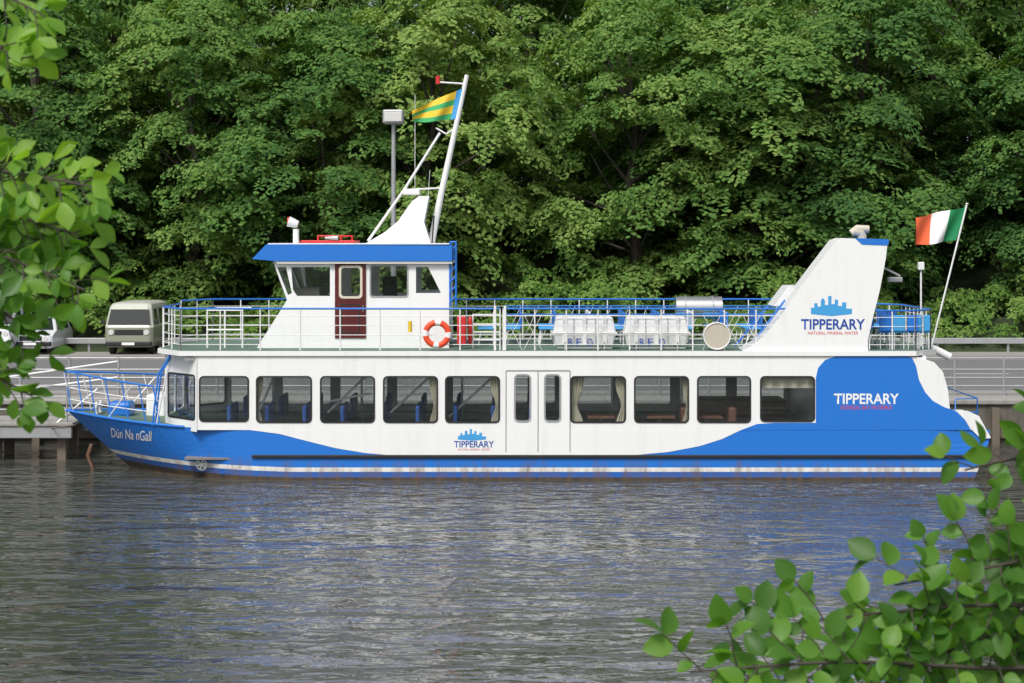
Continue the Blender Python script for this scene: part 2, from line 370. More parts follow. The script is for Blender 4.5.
for i,(a,c) in enumerate(((553,616),(624,689))):
    x0,zt=XZ(a,317,0.4); x1,zb=XZ(c,350,0.4); yf=0.32; yb=1.15; zm=zb+0.52*(zt-zb)
    z_lo=zb+0.1
    # tapered two-part moulded box
    def moulded(nm,za,zbb,ta,tb):
        v=[]
        for z,t in ((za,ta),(zbb,tb)):
            v+=[(x0+t,yf+t,z),(x1-t,yf+t,z),(x1-t,yb-t,z),(x0+t,yb-t,z)]
        f=[(0,3,2,1),(4,5,6,7),(0,1,5,4),(1,2,6,5),(2,3,7,6),(3,0,4,7)]
        o=addmesh(nm,v,f,M['raft'],F); m_=o.modifiers.new('b','BEVEL'); m_.width=0.05; m_.segments=3; m_.limit_method='NONE'
    moulded('liferaft_base_%d'%i,z_lo,zm,0.07,0.0); moulded('liferaft_lid_%d'%i,zm+0.002,zt,0.0,0.08)
    box('liferaft_flange_%d'%i,x0-0.03,x1+0.03,yf-0.03,yb+0.03,zm-0.018,zm+0.018,M['white2'],F,0.008)
    for q,t in enumerate((0.18,0.5,0.82)):
        xx=x0+(x1-x0)*t; box('liferaft_rib_%d_%d'%(i,q),xx-0.05,xx+0.05,yf-0.008,yb+0.0,z_lo+0.03,zt+0.008,M['raft'],F,0.01)
    tubes('liferaft_straps_%d'%i,[[(x0+(x1-x0)*t,yf-0.02,z_lo),(x0+(x1-x0)*t,yf-0.035,zm),(x0+(x1-x0)*t,yf+0.04,zt-0.02)] for t in (0.33,0.67)],0.009,M['grey'],F,1)
    for q,(u0,u1,ch) in enumerate(((0.24,0.32,'R'),(0.37,0.45,'F'),(0.55,0.63,'D'))):
        text('liferaft_label_%d_%d'%(i,q),ch,a+(c-a)*u0,a+(c-a)*u1,346,338.5,yf-0.012,M['bluedk'],F)
    tubes('liferaft_cradle_%d'%i,[[(x,0.26,DZ),(x,0.26,z_lo+0.1),(x,0.3,z_lo-0.01),(x,1.2,z_lo-0.01),(x,1.2,DZ)] for x in (x0+0.3,x1-0.3)]+[[(x0+0.1,0.26,DZ+0.04),(x1-0.1,0.26,DZ+0.04)]],0.02,M['grey'],F)
def disc(name,x,y,z,r,th,mat,parent,n=28,ax='y'):
    v=[];f=[]
    for s in (0,1):
        for i in range(n):
            a=2*math.pi*i/n
            if ax=='y': v.append((x+r*math.cos(a),y+s*th,z+r*math.sin(a)))
            elif ax=='x': v.append((x+s*th,y+r*math.cos(a),z+r*math.sin(a)))
            else: v.append((x+r*math.cos(a),y+r*math.sin(a),z+s*th))
    for i in range(n): f.append((i,(i+1)%n,n+(i+1)%n,n+i))
    f.append(tuple(range(n-1,-1,-1))); f.append(tuple(range(n,2*n)))
    return addmesh(name,v,f,mat,parent)
vx,vz=XZ(717,336,0.02)
disc('round_vent',vx,0.0,vz,0.34,0.35,M['beige'],F)
tubes('vent_rim',[[(vx+0.33*math.cos(a*math.pi/16),-0.005,vz+0.33*math.sin(a*math.pi/16)) for a in range(33)]],0.018,M['white2'],F,1)
tx0,tz=XZ(676,304,4.2); tx1,_=XZ(722,304,4.2)
tubes('water_tank',[[(tx0,4.3,tz-0.1),(tx1,4.3,tz-0.1)]],0.3,M['steel'],F,6)
tubes('tank_bands',[[(x,4.3+0.31*math.cos(a*math.pi/12),tz-0.1+0.31*math.sin(a*math.pi/12)) for a in range(25)] for x in (tx0+0.25,tx1-0.25)],0.015,M['grey'],F,1)
tubes('tank_stand',[[(x,4.3,DZ),(x,4.3,tz-0.3)] for x in (tx0+0.2,tx1-0.2)],0.04,M['grey'],F)
fin=[(722,355.5),(742,351),(757,343),(770,330),(782,314),(796,293),(815,268),(836,240.5),(842,238),(888,240),(886,258),(880,290),(872,322),(868,340),(868,355.5)]
plate('funnel_casing',ppts(fin),[],0.01,1.1,M['white'],F)
plate('funnel_cap_blue',ppts([(855,238),(889,239.4),(888,245.5),(862,244.5)]),[],0.0,1.12,M['blue'],F)
plate('funnel_blue_step',ppts([(774,306),(789,286),(806,286),(803,306)],1.3),[],1.3,1.3,M['white'],F)
plate('funnel_blue_patch',ppts([(787,300),(796,287),(806,287),(803,300)],1.29),[],1.285,0.01,M['blue'],F)
tubes('funnel_side_rails',[[P3(735,346,.5),P3(768,306,.5)],[P3(750,346,.9),P3(785,300,.9)]],0.025,M['blue'],F)
ex=XZ(862,240,.6)[0]
tubes('exhaust_pipe',[[(ex,.6,4.5),(ex,.6,6.1),(ex-0.04,.6,6.2),(ex-0.22,.6,6.22)]],0.12,M['beige'],F,4)
tubes('exhaust_cowl',[[(ex-0.26,.6,6.17),(ex-0.12,.6,6.29),(ex+0.17,.6,6.27)]],0.10,M['beige'],F,4)
def skyline(name,px0,px1,pyb,pyt,y,mat):
    h=[0.35,0.35,0.6,0.6,0.42,0.42,0.75,0.9,0.75,0.5,0.5,1.0,1.0,0.55,0.55,0.8,0.8,0.45,0.45,0.65,0.65,0.3,0.3]
    x=[0,.08,.08,.16,.16,.24,.24,.29,.34,.34,.42,.42,.50,.50,.58,.58,.66,.66,.76,.76,.86,.86,1.0]
    pts=[(px0,pyb)]+[(px0+(px1-px0)*a,pyb+(pyt-pyb)*b_) for a,b_ in zip(x,h)]+[(px1,pyb),((px0+px1)/2,pyb+ (pyb-pyt)*0.12)]
    plate(name,ppts(pts,0),[],y,0.002,mat,F)
text('lettering_funnel','TIPPERARY',801,865,329.5,319,0.004,M['bluedk'],F,bold=0.02)
text('lettering_funnel_small','NATURAL MINERAL WATER',808,858,334.5,331.5,0.004,M['red'],F)
skyline('skyline_funnel',811,852,314,296,0.006,M['sky'])
text('lettering_hull','TIPPERARY',834,899,404,393.5,-0.009,M['flagwhite'],F,bold=0.02)
text('lettering_hull_small','DONEGAL BAY WATERBUS',841,892,409.5,405.5,-0.009,M['red'],F)
text('lettering_mid','TIPPERARY',454,494,447.5,441,-0.009,M['bluedk'],F,bold=0.02)
text('lettering_mid_small','NATURAL MINERAL WATER',458,490,450.5,448.6,-0.009,M['red'],F)
skyline('skyline_mid',458,486,439.5,429,-0.009,M['sky'])
nm=text('ship_name','D\u00fan Na nGall',103,153,441.5,430.5,0.9,M['flagwhite'],F,shear=0.3,fn=lambda x,z:hully(x,z)-0.015,bold=0.01)
hx,hz=XZ(201,465,0.25)
ring=[(hx+0.14*math.cos(a*math.pi/12),hully(hx+0.14*math.cos(a*math.pi/12),hz+0.14*math.sin(a*math.pi/12))-0.012,hz+0.14*math.sin(a*math.pi/12)) for a in range(25)]
sp_=[[(hx+0.12*math.cos(a),hully(hx,hz)-0.03,hz+0.12*math.sin(a)),(hx-0.12*math.cos(a),hully(hx,hz)-0.03,hz-0.12*math.sin(a))] for a in (0.3,1.35,2.4)]
tubes('thruster_mark',[ring]+sp_,0.026,M['flagwhite'],F,1)
def edge(x,dz,inset=0.06): 
    z=sheer(x); return (x,hully(x,z)+inset,z+dz)
xsb=[-11.6,-11.2,-10.8,-10.3,-9.8,-9.3,-8.9]
for mir in (0,1):
    g=lambda x,dz:(lambda p:(p[0],p[1] if not mir else BM-p[1],p[2]))(edge(x,dz))
    tubes('pulpit_top_rail_%d'%mir,[[g(x-0.2,0.95+0.06*(-x-9)/2) for x in xsb]],0.025,M['blue'],F)
    tubes('pulpit_mid_rails_%d'%mir,[[g(x-0.05,d) for x in xsb] for d in (0.3,0.6)],0.014,M['white2'],F)
    tubes('pulpit_posts_%d'%mir,[[g(x,0),g(x-0.2,0.98)] for x in xsb],0.018,M['blue'] if not mir else M['white2'],F)
    tubes('pulpit_braces_%d'%mir,[[g(-10.4,0),g(-9.7,0.9)],[g(-9.0,0.0),g(-8.7,1.4)]],0.02,M['white2'],F)
tubes('bow_ladder',[[(-9.1,0.6,1.3),(-8.95,0.6,2.6),(-8.6,0.7,3.2)],[(-9.1,1.0,1.3),(-8.95,1.0,2.6),(-8.6,1.1,3.2)]],0.025,M['blue'],F)
box('anchor_winch',-10.6,-10.0,2.4,3.1,1.35,1.75,M['blue'],F,0.08)
box('bow_locker',-9.7,-9.2,3.0,4.2,1.3,1.9,M['white'],F,0.05)
tubes('bow_bollard',[[(-10.9,2.5,1.35),(-10.9,2.5,1.75)],[(-10.9,3.0,1.35),(-10.9,3.0,1.75)],[(-10.9,2.3,1.65),(-10.9,3.2,1.65)]],0.05,M['white2'],F)
# ---- wheelhouse
WY=1.1
wh=[(254,352.5),(287,300),(273,261),(449,261),(449,352.5)]
holesW=[ppts([(291,267),(330,267),(330,296),(297,296),(293,290)],WY),prect(371,266,407,296,0.06,WY),ppts([(416,267),(428,267),(441,293),(416,293)],WY),prect(340.5,267,361,297,0.06,WY),ppts([(277,267),(286,267),(292,293),(288,295)],WY)]
for tag,y0 in (('near',WY),('far',BM-WY-0.05)):
    plate('wheelhouse_side_'+tag,ppts(wh,WY),holesW,y0,0.05,M['white'],F)
    for i,h in enumerate(holesW): plate('wheelhouse_glass_%s_%d'%(tag,i),h,[],y0+0.02,0.005,M['glass'],F)
    plate('wheelhouse_seals_%s'%tag,prect(369.5,264.5,408.5,297.5,0.08,WY),[holesW[1]],y0-0.01 if tag=='near' else y0+0.05,0.01,M['grey'],F)
d0=ppts([(335,261.5),(366,261.5),(366,338),(335,338)],WY)
plate('wheelhouse_door',d0,[prect(340.5,267,361,297,0.08,WY)],WY-0.03,0.03,M['maroon'],F)
plate('door_window_frame',prect(339,265.5,362.5,298.5,0.1,WY),[prect(341.3,267.8,360.2,296.2,0.08,WY)],WY-0.04,0.01,M['cream'],F)
tubes('door_handle',[[P3(363,305,WY-0.07),P3(363,312,WY-0.07)]],0.012,M['steel'],F)
plate('door_panel_groove',prect(341,304,360,333,0.03,WY),[prect(342.2,305.2,358.8,331.8,0.03,WY)],WY-0.036,0.006,M['black'],F)
def rake(name,pA,pB,mat,y0,y1,hol=False):
    a=P3(*pA,WY); b_=P3(*pB,WY)
    addmesh(name,[(a.x,y0,a.z),(a.x,y1,a.z),(b_.x,y1,b_.z),(b_.x,y0,b_.z)],[(0,1,2,3)],mat,F)
rake('wheelhouse_front_lower',(254,352.5),(287,300),M['white'],WY+0.01,BM-WY-0.01)
rake('wheelhouse_front_glass',(286,297),(274,264),M['glass'],WY+0.05,BM-WY-0.05)
for i,y in enumerate((WY+0.02,2.1,3.2,BM-WY-0.12)): rake('front_mullion_%d'%i,(286.3,300),(272.3,261),M['white'],y,y+0.1)
rake('wheelhouse_back',(448,352),(448,297),M['white'],WY+0.05,BM-WY-0.05)
box('helm_console',XZ(292,0,WY)[0],XZ(318,0,WY)[0],1.6,3.9,3.3,4.75,M['floor'],F,0.03)
box('helm_seat',XZ(380,0,WY)[0],XZ(394,0,WY)[0],2.2,2.7,4.2,5.05,M['black'],F,0.05)
box('wheelhouse_floor',XZ(262,0,WY)[0],XZ(448,0,WY)[0],WY+0.06,BM-WY-0.06,3.25,3.3,M['floor'],F)
roof=[(252,259),(266,244.5),(452,245.5),(452,261),(275,261)]
plate('wheelhouse_roof',ppts(roof,WY-0.15),[],WY-0.15,BM-2*WY+0.3,M['blue'],F)
rt=P3(270,243.8,WY).z; x0=P3(268,0,WY).x; x1=P3(449,0,WY).x
plate('wheelhouse_roof_top',[(x0,WY-0.05),(x1,WY-0.05),(x1,BM-WY+0.05),(x0,BM-WY+0.05)],[],0,0.03,M['white'],F,fnd(rt))
plate('roof_white_trim',ppts([(276,261.2),(452,261.2),(452,263.6),(277,263.6)],WY-0.12),[],WY-0.12,BM-2*WY+0.24,M['white'],F)
tubes('roof_rail',[[P3(318,243,2.0),P3(318,236,2.0),P3(352,236,2.0),P3(352,243,2.0)],[P3(330,243,2.0),P3(330,236,2.0)],[P3(341,243,2.0),P3(341,236,2.0)]],0.03,M['red'],F)
box('roof_red_panel',P3(300,0,2)[0],P3(355,0,2)[0],1.8,3.6,rt+0.02,rt+0.09,M['red'],F,0.01)
tubes('horn',[[(*P3(325,238,1.8),1),(*P3(338,238,1.8),2.2)]],0.03,M['grey'],F)
tubes('searchlight_stand',[[P3(296,244,1.7),P3(296,229,1.7)]],0.08,M['white2'],F)
sl=P3(294,223,1.7); tubes('searchlight',[[(sl.x-0.14,1.7,sl.z+0.04,1.15),(sl.x+0.1,1.7,sl.z-0.04,0.8)]],0.12,M['white2'],F,5)
disc('searchlight_lens',sl.x-0.16,1.7,sl.z+0.04,0.12,0.02,M['orange'],F,ax='x')
tubes('aft_frame',[[P3(450,306,WY),P3(450,242,WY)],[P3(456,306,WY),P3(456,242,WY)],[P3(450,242,WY),P3(456,242,WY)]]+[[P3(450,y,WY),P3(456,y-6,WY)] for y in range(252,306,10)]+[[P3(453,242,WY),P3(453,242,BM-WY)]],0.026,M['blue'],F)
tubes('mast',[[(*P3(431,244,2.75),1.3),(*P3(441,195,2.75),1.15),(*P3(467,75,2.75),0.8)]],0.075,M['white2'],F,5)
tubes('mast_stay',[[P3(368,241,2.4),P3(404,190,2.5),P3(440,133,2.7)]],0.035,M['white2'],F)
tubes('mast_struts',[[P3(436,128,2.75),P3(446,134,2.75),P3(456,128,2.75)],[P3(436,82,2.75),P3(466,84,2.75)],[P3(404,190,2.5),P3(442,188,2.75)]],0.025,M['white2'],F)
tubes('mast_light',[[P3(438,84,2.75),P3(438,76,2.75)]],0.06,M['red'],F)
fr=[(362,245.5),(385,232),(398,221),(412,201),(419,196),(429,196),(424,222),(431,245.5)]
plate('mast_fairing',ppts(fr,2.3),[],2.3,0.9,M['white'],F)
box('radar',P3(403,0,2.6)[0],P3(420,0,2.6)[0],2.4,3.0,P3(0,195,2.6)[2],P3(0,189,2.6)[2],M['white2'],F,0.03)
box('speaker_box',P3(391,0,1.4)[0],P3(420,0,1.4)[0],1.3,1.7,P3(0,251,1.4)[2]-0.0,P3(0,243,1.4)[2],M['black'],F,0.02)
tubes('aerials',[[P3(415,196,2.8),P3(415,95,2.8)],[P3(428,196,3.0),P3(430,170,3.0)]],0.008,M['white2'],F,1)
tubes('mast_ladder_pole',[[P3(432,244,2.4),P3(434,216,2.4)]],0.02,M['black'],F)
def flag(name,c00,c10,c11,c01,mats,colfn,wave=0.12,nu=24,nv=14):
    v=[];f=[];mi=[]
    for j in range(nv+1):
        for i in range(nu+1):
            u=i/nu;w=j/nv
            p=(c00*(1-u)+c10*u)*(1-w)+(c01*(1-u)+c11*u)*w
            p=p+Vector((0,wave*math.sin(u*9+w*2.5)*min(1,u*3),0.03*math.sin(u*8+w*4)*u)); v.append(p)
    for j in range(nv):
        for i in range(nu):
            q=j*(nu+1)+i; f.append((q,q+1,q+nu+2,q+nu+1)); mi.append(colfn((i+.5)/nu,(j+.5)/nv))
    return addmesh(name,v,f,mats,F,True,mi)
flag('national_flag',P3(956,240,2.75),P3(916,246,2.75),P3(915,217,2.75),P3(967,207,2.75),[M['green'],M['flagwhite'],M['flagorange']],lambda u,w:0 if u<0.34 else (1 if u<0.67 else 2),0.1)
flag('county_flag',P3(456,119,2.7),P3(413,123,2.7),P3(412,110,2.7),P3(463,88,2.7),[M['limegreen'],M['yellow'],M['sky']],lambda u,w:(2 if u<0.14 else (0 if (w<0.22 or (w>0.5 and w<0.72)) else 1)),0.08)
tubes('flag_staff',[[P3(932,345,2.75),P3(967,204,2.75)]],0.025,M['white2'],F)
disc('flag_truck',P3(967,204,2.75).x,2.75,P3(967,204,2.75).z,0.04,0.03,M['white2'],F,12,'z')
tubes('aft_light_pole',[[P3(921,348,2.0),P3(921,268,2.0)]],0.025,M['white2'],F)
box('aft_light',P3(918,0,2)[0],P3(924,0,2)[0],1.92,2.08,P3(0,270,2)[2],P3(0,262,2)[2],M['white2'],F,0.02)
tubes('aft_floodlight',[[P3(884,268,1.0),P3(900,276,1.0)]],0.03,M['grey'],F); box('aft_flood_head',P3(888,0,1)[0],P3(902,0,1)[0],0.9,1.1,P3(0,282,1)[2],P3(0,277,1)[2],M['grey'],F,0.02)
# aft chairs (moulded backs facing forward/aft)
for i,px in enumerate((879,893,907,918)):
    xc=XZ(px,0,.6)[0]
    box('aft_chair_back_%d'%i,xc,xc+0.30,0.55,0.60,DZ+0.45,DZ+0.86,M['sky'] if i%2 else M['blue'],F,0.02)
    box('aft_chair_seat_%d'%i,xc,xc+0.30,0.60,1.0,DZ+0.40,DZ+0.45,M['sky'] if i%2 else M['blue'],F,0.015)
    tubes('aft_chair_legs_%d'%i,[[(xc+dx,yy,DZ),(xc+dx,yy,DZ+0.42)] for dx in (0.03,0.27) for yy in (0.58,0.97)],0.014,M['white2'],F,1)
tubes('stern_tender_davit',[[P3(926,346,1.2),P3(936,350,1.2),P3(950,357,1.2)]],0.10,M['white2'],F,4)
tubes('stern_rail',[[(11.15,0.3,1.3),(11.15,0.3,2.0),(11.75,0.5,2.0),(11.75,0.5,1.3)],[(11.75,0.5,2.0),(11.8,BM-0.5,2.0),(11.75,BM-0.5,1.3)],[(11.2,0.3,1.65),(11.75,0.5,1.65)]],0.02,M['blue'],F)
box('stern_bollard',11.2,11.45,0.5,0.75,1.25,1.7,M['white2'],F,0.04)
lb=P3(437,334,-0.05); v=[];f=[];mi=[];nu=40;nv=12
for i in range(nu):
    a=2*math.pi*i/nu
    for j in range(nv):
        b_=2*math.pi*j/nv; r=0.285+0.075*math.cos(b_); v.append((lb.x+r*math.cos(a),lb.y+0.055*math.sin(b_),lb.z+r*math.sin(a)))
for i in range(nu):
    for j in range(nv):
        f.append((i*nv+j,((i+1)%nu)*nv+j,((i+1)%nu)*nv+(j+1)%nv,i*nv+(j+1)%nv)); mi.append(1 if (i+2)%10<3 else 0)
addmesh('lifebuoy',v,f,[M['orange'],M['flagwhite']],F,True,mi)
box('fire_box',XZ(457,0,.5)[0],XZ(466,0,.5)[0],0.5,0.8,XZ(0,345,.5)[1],XZ(0,316,.5)[1],M['red'],F,0.03)
box('red_locker',XZ(468,0,.9)[0],XZ(472,0,.9)[0],0.9,1.3,XZ(0,345,.5)[1],XZ(0,318,.5)[1],M['red'],F,0.03)
tubes('yellow_beacon',[[P3(410,332,0.03),P3(410,321,0.03)]],0.05,M['yellow'],F,3)
tubes('companionway_rail',[[(XZ(473,0,1)[0],1,DZ),(XZ(473,0,1)[0],1,4.1),(XZ(500,0,1)[0],1,4.1),(XZ(500,0,1)[0],1,DZ)]]+[[(XZ(473,0,1)[0],1,z),(XZ(500,0,1)[0],1,z)] for z in (3.45,3.65,3.85)],0.02,M['white2'],F)
tubes('bow_chain',[[P3(92,444,2.6),P3(88,455,2.6),P3(93,468,2.6),P3(90,484,2.6)]],0.06,M['rust'],F)
tubes('bow_mooring_line',[[P3(75,425,2.9),P3(55,428,4.0),P3(30,424,6.0),P3(10,415,7.0)]],0.02,M['wood'],F)

# ------------------------------------------------------------ GROUND / QUAY
def gz(x,y):
    pts=[(-400,5.0),(-56,4.35),(-45.5,4.3),(-38,-0.6),(-34,-3),(8.9,-3),(9.2,1.14),(35,1.14),(38,2.0),(48,5.0),(62,8),(90,10),(400,12)]
    for (a,za),(b_,zb) in zip(pts[:-1],pts[1:]):
        if a<=y<=b_:
            return za+(zb-za)*(y-a)/(b_-a)
    return pts[-1][1]
ys=[-400,-200,-100,-70,-56,-52,-50,-47,-45.5,-43,-41,-38,-34,-20,0,8.9,9.2,12,20,28,35,36.5,38,41,44,48,52,57,62,75,90,150,250,400]
xs=[-500,-300,-200,-120,-90]+[-70+i*3.5 for i in range(41)]+[90,120,200,300,500]
v=[];f=[]
for y in ys:
    for x in xs:
        z=gz(x,y)
        if y>37 or -60<y<-41: z+=0.25*math.sin(x*0.7+y)+0.2*math.sin(x*0.31-y*1.3)
        v.append((x,y,z))
nx=len(xs)
for j in range(len(ys)-1):
    for i in range(nx-1): q=j*nx+i; f.append((q,q+1,q+nx+1,q+nx))
m,nt,b=newmat('ground_earth_grass')
no=N(nt,'ShaderNodeTexNoise'); no.inputs['Scale'].default_value=40; no.inputs['Detail'].default_value=8
tc=N(nt,'ShaderNodeTexCoord'); nt.links.new(tc.outputs['Generated'],no.inputs['Vector'])
rp=N(nt,'ShaderNodeValToRGB'); rp.color_ramp.elements[0].position=.35; rp.color_ramp.elements[0].color=(0.02,0.03,0.012,1); rp.color_ramp.elements[1].position=.7; rp.color_ramp.elements[1].color=(0.05,0.08,0.025,1)
nt.links.new(no.outputs['Fac'],rp.inputs[0]); nt.links.new(rp.outputs[0],b.inputs['Base Color']); b.inputs['Roughness'].default_value=0.95
addmesh('ground',v,f,m)
Q=empty('quay_wall')
box('quay_face',-200,200,8.6,9.25,-3,1.18,M['stone'],Q)
box('quay_coping',-200,200,8.5,9.6,1.183,1.33,M['concrete'],Q,0.03)
box('quay_timber_fender',-200,200,8.45,8.59,0.2,0.45,M['wood'],Q,0.02)
for i in range(60):
    x=-60+i*2; box('fender_pile_%d'%i,x,x+0.22,8.3,8.5,-1,1.1,M['wood'],Q)
r=box('road',-250,250,13.0,32.0,1.1,1.152,M['asphalt'])
k1=box('quay_pavement',-250,250,9.6,13.0,1.0,1.26,M['pave'])
k2=box('pavement',-250,250,32.0,34.6,1.0,1.27,M['pave'])
RM=empty('road_markings')
for i in range(40):
    x=-80+i*4; box('dash_%d'%i,x,x+2,22.4,22.52,1.153,1.157,M['line'],RM)
box('edge_line',-200,200,13.5,13.62,1.153,1.157,M['line'],RM); box('edge_line_b',-200,200,31.4,31.5,1.153,1.157,M['line'],RM)
R=empty('quay_railing')
tubes('rails',[[(-90,11,z),(90,11,z)] for z in (1.55,1.8,2.05,2.4)],0.03,M['grey'],R,1)
tubes('posts',[[(-90+i*1.5,11,1.2),(-90+i*1.5,11,2.42)] for i in range(121)],0.04,M['grey'],R,1)
G=empty('roadside_barrier')
box('beam',-90,90,34.75,34.83,1.6,1.85,M['grey'],G,0.02)
for i in range(61): box('post_%d'%i,-90+i*3,-89.9+i*3,34.85,34.95,1.0,1.8,M['grey'],G)
J=empty('floating_jetty')
box('jetty_deck',-26,-11.9,4.2,6.4,0.95,1.05,M['concrete'],J,0.02)
box('jetty_beam',-26,-11.95,4.25,4.4,0.62,0.945,M['grey'],J,0.02)
box('jetty_beam_b',-26,-11.95,6.2,6.35,0.62,0.945,M['grey'],J,0.02)
for i in range(8): box('jetty_pile_%d'%i,-25+i*1.8,-24.75+i*1.8,4.5,4.75,-1.5,0.95,M['wood'],J,0.02); box('jetty_pile_b_%d'%i,-25+i*1.8,-24.75+i*1.8,5.9,6.1,-1.5,0.95,M['wood'],J,0.02)
tubes('jetty_rails',[[(-26,4.3,z),(-12.1,4.3,z)] for z in (1.4,1.75,2.05)],0.022,M['grey'],J,1)
tubes('jetty_posts',[[(-26+i*1.16,4.3,1.0),(-26+i*1.16,4.3,2.05)] for i in range(13)],0.025,M['grey'],J,1)
tubes('gangway_rails',[[(-15,7.2,2.0),(-11.2,6.8,2.55)],[(-15,7.2,1.6),(-11.2,6.8,2.1)],[(-12.4,4.3,1.0),(-11.4,5.0,1.9)]],0.03,M['white2'],J,1)
box('gangway',-13.2,-12.0,6.4,9.0,1.06,1.12,M['grey'],J)
S=empty('street_lamp')
lp=P3(393.5,110,10.2)
tubes('pole',[[(lp.x,10.2,1.2,1.6),(lp.x,10.2,3.0,1.5),(lp.x,10.2,lp.z-0.4,0.9)]],0.065,M['grey'],S,4)
box('lamp_head',lp.x-0.31,lp.x+0.31,9.9,10.5,lp.z-0.42,lp.z-0.0,M['grey'],S,0.05)
box('lamp_lens',lp.x-0.26,lp.x+0.26,9.88,9.905,lp.z-0.36,lp.z-0.08,M['lamp'],S,0.01)

# ------------------------------------------------------------ VEHICLES (nose toward -y)
M['darkglass_s']=paint('dark_vehicle_glass',(0.02,0.025,0.025),0.25,0.0)
M['darkglass_s'].node_tree.nodes['Principled BSDF'].inputs['Specular IOR Level'].default_value=0.25
def vehicle(name,cx,y0,zg,secs,wscr,L,mat,hw,roofmat=None):
    E=empty(name)
    v=[];f=[];mi=[]; n=len(secs)
    for z,h,a,c in secs:
        cr=0.14
        v+=[(cx-h,y0+a+cr,zg+z),(cx-h+cr,y0+a,zg+z),(cx+h-cr,y0+a,zg+z),(cx+h,y0+a+cr,zg+z),(cx+h,y0+c-cr,zg+z),(cx+h-cr,y0+c,zg+z),(cx-h+cr,y0+c,zg+z),(cx-h,y0+c-cr,zg+z)]
    for i in range(n-1):
        for j in range(8): f.append((i*8+j,i*8+(j+1)%8,(i+1)*8+(j+1)%8,(i+1)*8+j)); mi.append(1 if secs[i][0]>1.1 else 0)
    f.append(tuple(range(7,-1,-1))); f.append(tuple((n-1)*8+j for j in range(8))); mi+=[0,1]
    o=addmesh('body',v,f,[mat,roofmat or mat],E,False,mi); o.modifiers.new('b','BEVEL').width=0.05; o.modifiers['b'].segments=3
    def interp(z):
        for A,B in zip(secs[:-1],secs[1:]):
            if A[0]<=z<=B[0]:
                t=(z-A[0])/(B[0]-A[0]); return [A[k]+(B[k]-A[k])*t for k in range(4)]
        return secs[-1]
    za,zb=wscr; A=interp(za);B=interp(zb)
    addmesh('windscreen',[(cx-A[1]+.10,y0+A[2]-.03,zg+za),(cx+A[1]-.10,y0+A[2]-.03,zg+za),(cx+B[1]-.10,y0+B[2]-.03,zg+zb),(cx-B[1]+.10,y0+B[2]-.03,zg+zb)],[(0,1,2,3)],M['darkglass_s'],E)
    for s in (-1,1):
        for j,(ya,yb) in enumerate(((0.08,0.3),(0.33,0.6),(0.63,0.92))):
            addmesh('side_window_%d_%d'%(s,j),[(cx+s*(A[1]+.015),y0+A[2]+L*ya+.15,zg+za),(cx+s*(A[1]+.015),y0+A[2]+L*yb-.1,zg+za),(cx+s*(B[1]+.015),y0+A[2]+L*yb-.1,zg+zb),(cx+s*(B[1]+.015),y0+A[2]+L*ya+.3,zg+zb)],[(0,1,2,3)],M['darkglass_s'],E)
        for j,yy in enumerate((0.75,L-0.8)): 
            disc('wheel_%d_%d'%(s,j),cx+s*(secs[0][1]-0.13)-0.1,y0+yy,zg+0.32,0.32,0.22,M['black'],E,ax='x')
        H=interp(hw); disc('headlight_%d'%s,cx+s*(H[1]-0.28),y0+H[2]-0.04,zg+hw,0.11,0.05,M['lamp'],E,18)
        box('mirror_%d'%s,min(cx+s*(A[1]+.02),cx+s*(A[1]+.2)),max(cx+s*(A[1]+.02),cx+s*(A[1]+.2)),y0+A[2]+0.15,y0+A[2]+.25,zg+za,zg+za+.2,M['black'],E,.03)
    H=interp(hw); box('grille',cx-H[1]+0.42,cx+H[1]-.42,y0+H[2]-.025,y0+H[2]+.05,zg+hw-.11,zg+hw+.11,M['black'],E,.01)
    box('bumper',cx-secs[0][1]-.02,cx+secs[0][1]+.02,y0-.12,y0+.1,zg+.36,zg+.54,M['black'],E,.04)
    box('number_plate',cx-.26,cx+.26,y0-.14,y0-.125,zg+.40,zg+.51,M['flagwhite'],E)
    return E
vc=P3(131,340,33)
vehicle('parked_van',vc.x,32.5,1.27,[(0.3,0.93,0.03,4.5),(0.5,1.0,0,4.55),(1.12,1.01,0.03,4.55),(1.22,0.99,0.08,4.5),(1.92,0.88,0.32,4.4),(2.08,0.81,0.5,4.2),(2.14,0.62,0.8,4.0)],(1.24,1.86),4.5,M['vanpaint'],0.92,M['vanroof'])
vehicle('parked_car',P3(28,340,32).x,32.4,1.27,[(0.25,0.84,0.03,4.1),(0.5,0.88,0,4.15),(0.8,0.88,0.08,4.15),(0.98,0.84,0.95,4.1),(1.5,0.62,1.6,3.7),(1.56,0.55,1.8,3.5)],(0.99,1.48),4.1,M['carpaint'],0.66)
vehicle('parked_van',P3(8,340,30).x-1.2,31.5,1.27,[(0.3,0.9,0.03,4.8),(0.5,0.95,0,4.85),(1.1,0.96,0.15,4.85),(1.25,0.93,0.5,4.8),(2.0,0.82,1.1,4.7),(2.2,0.75,1.4,4.5)],(1.28,1.95),4.8,M['carpaint'],0.9)

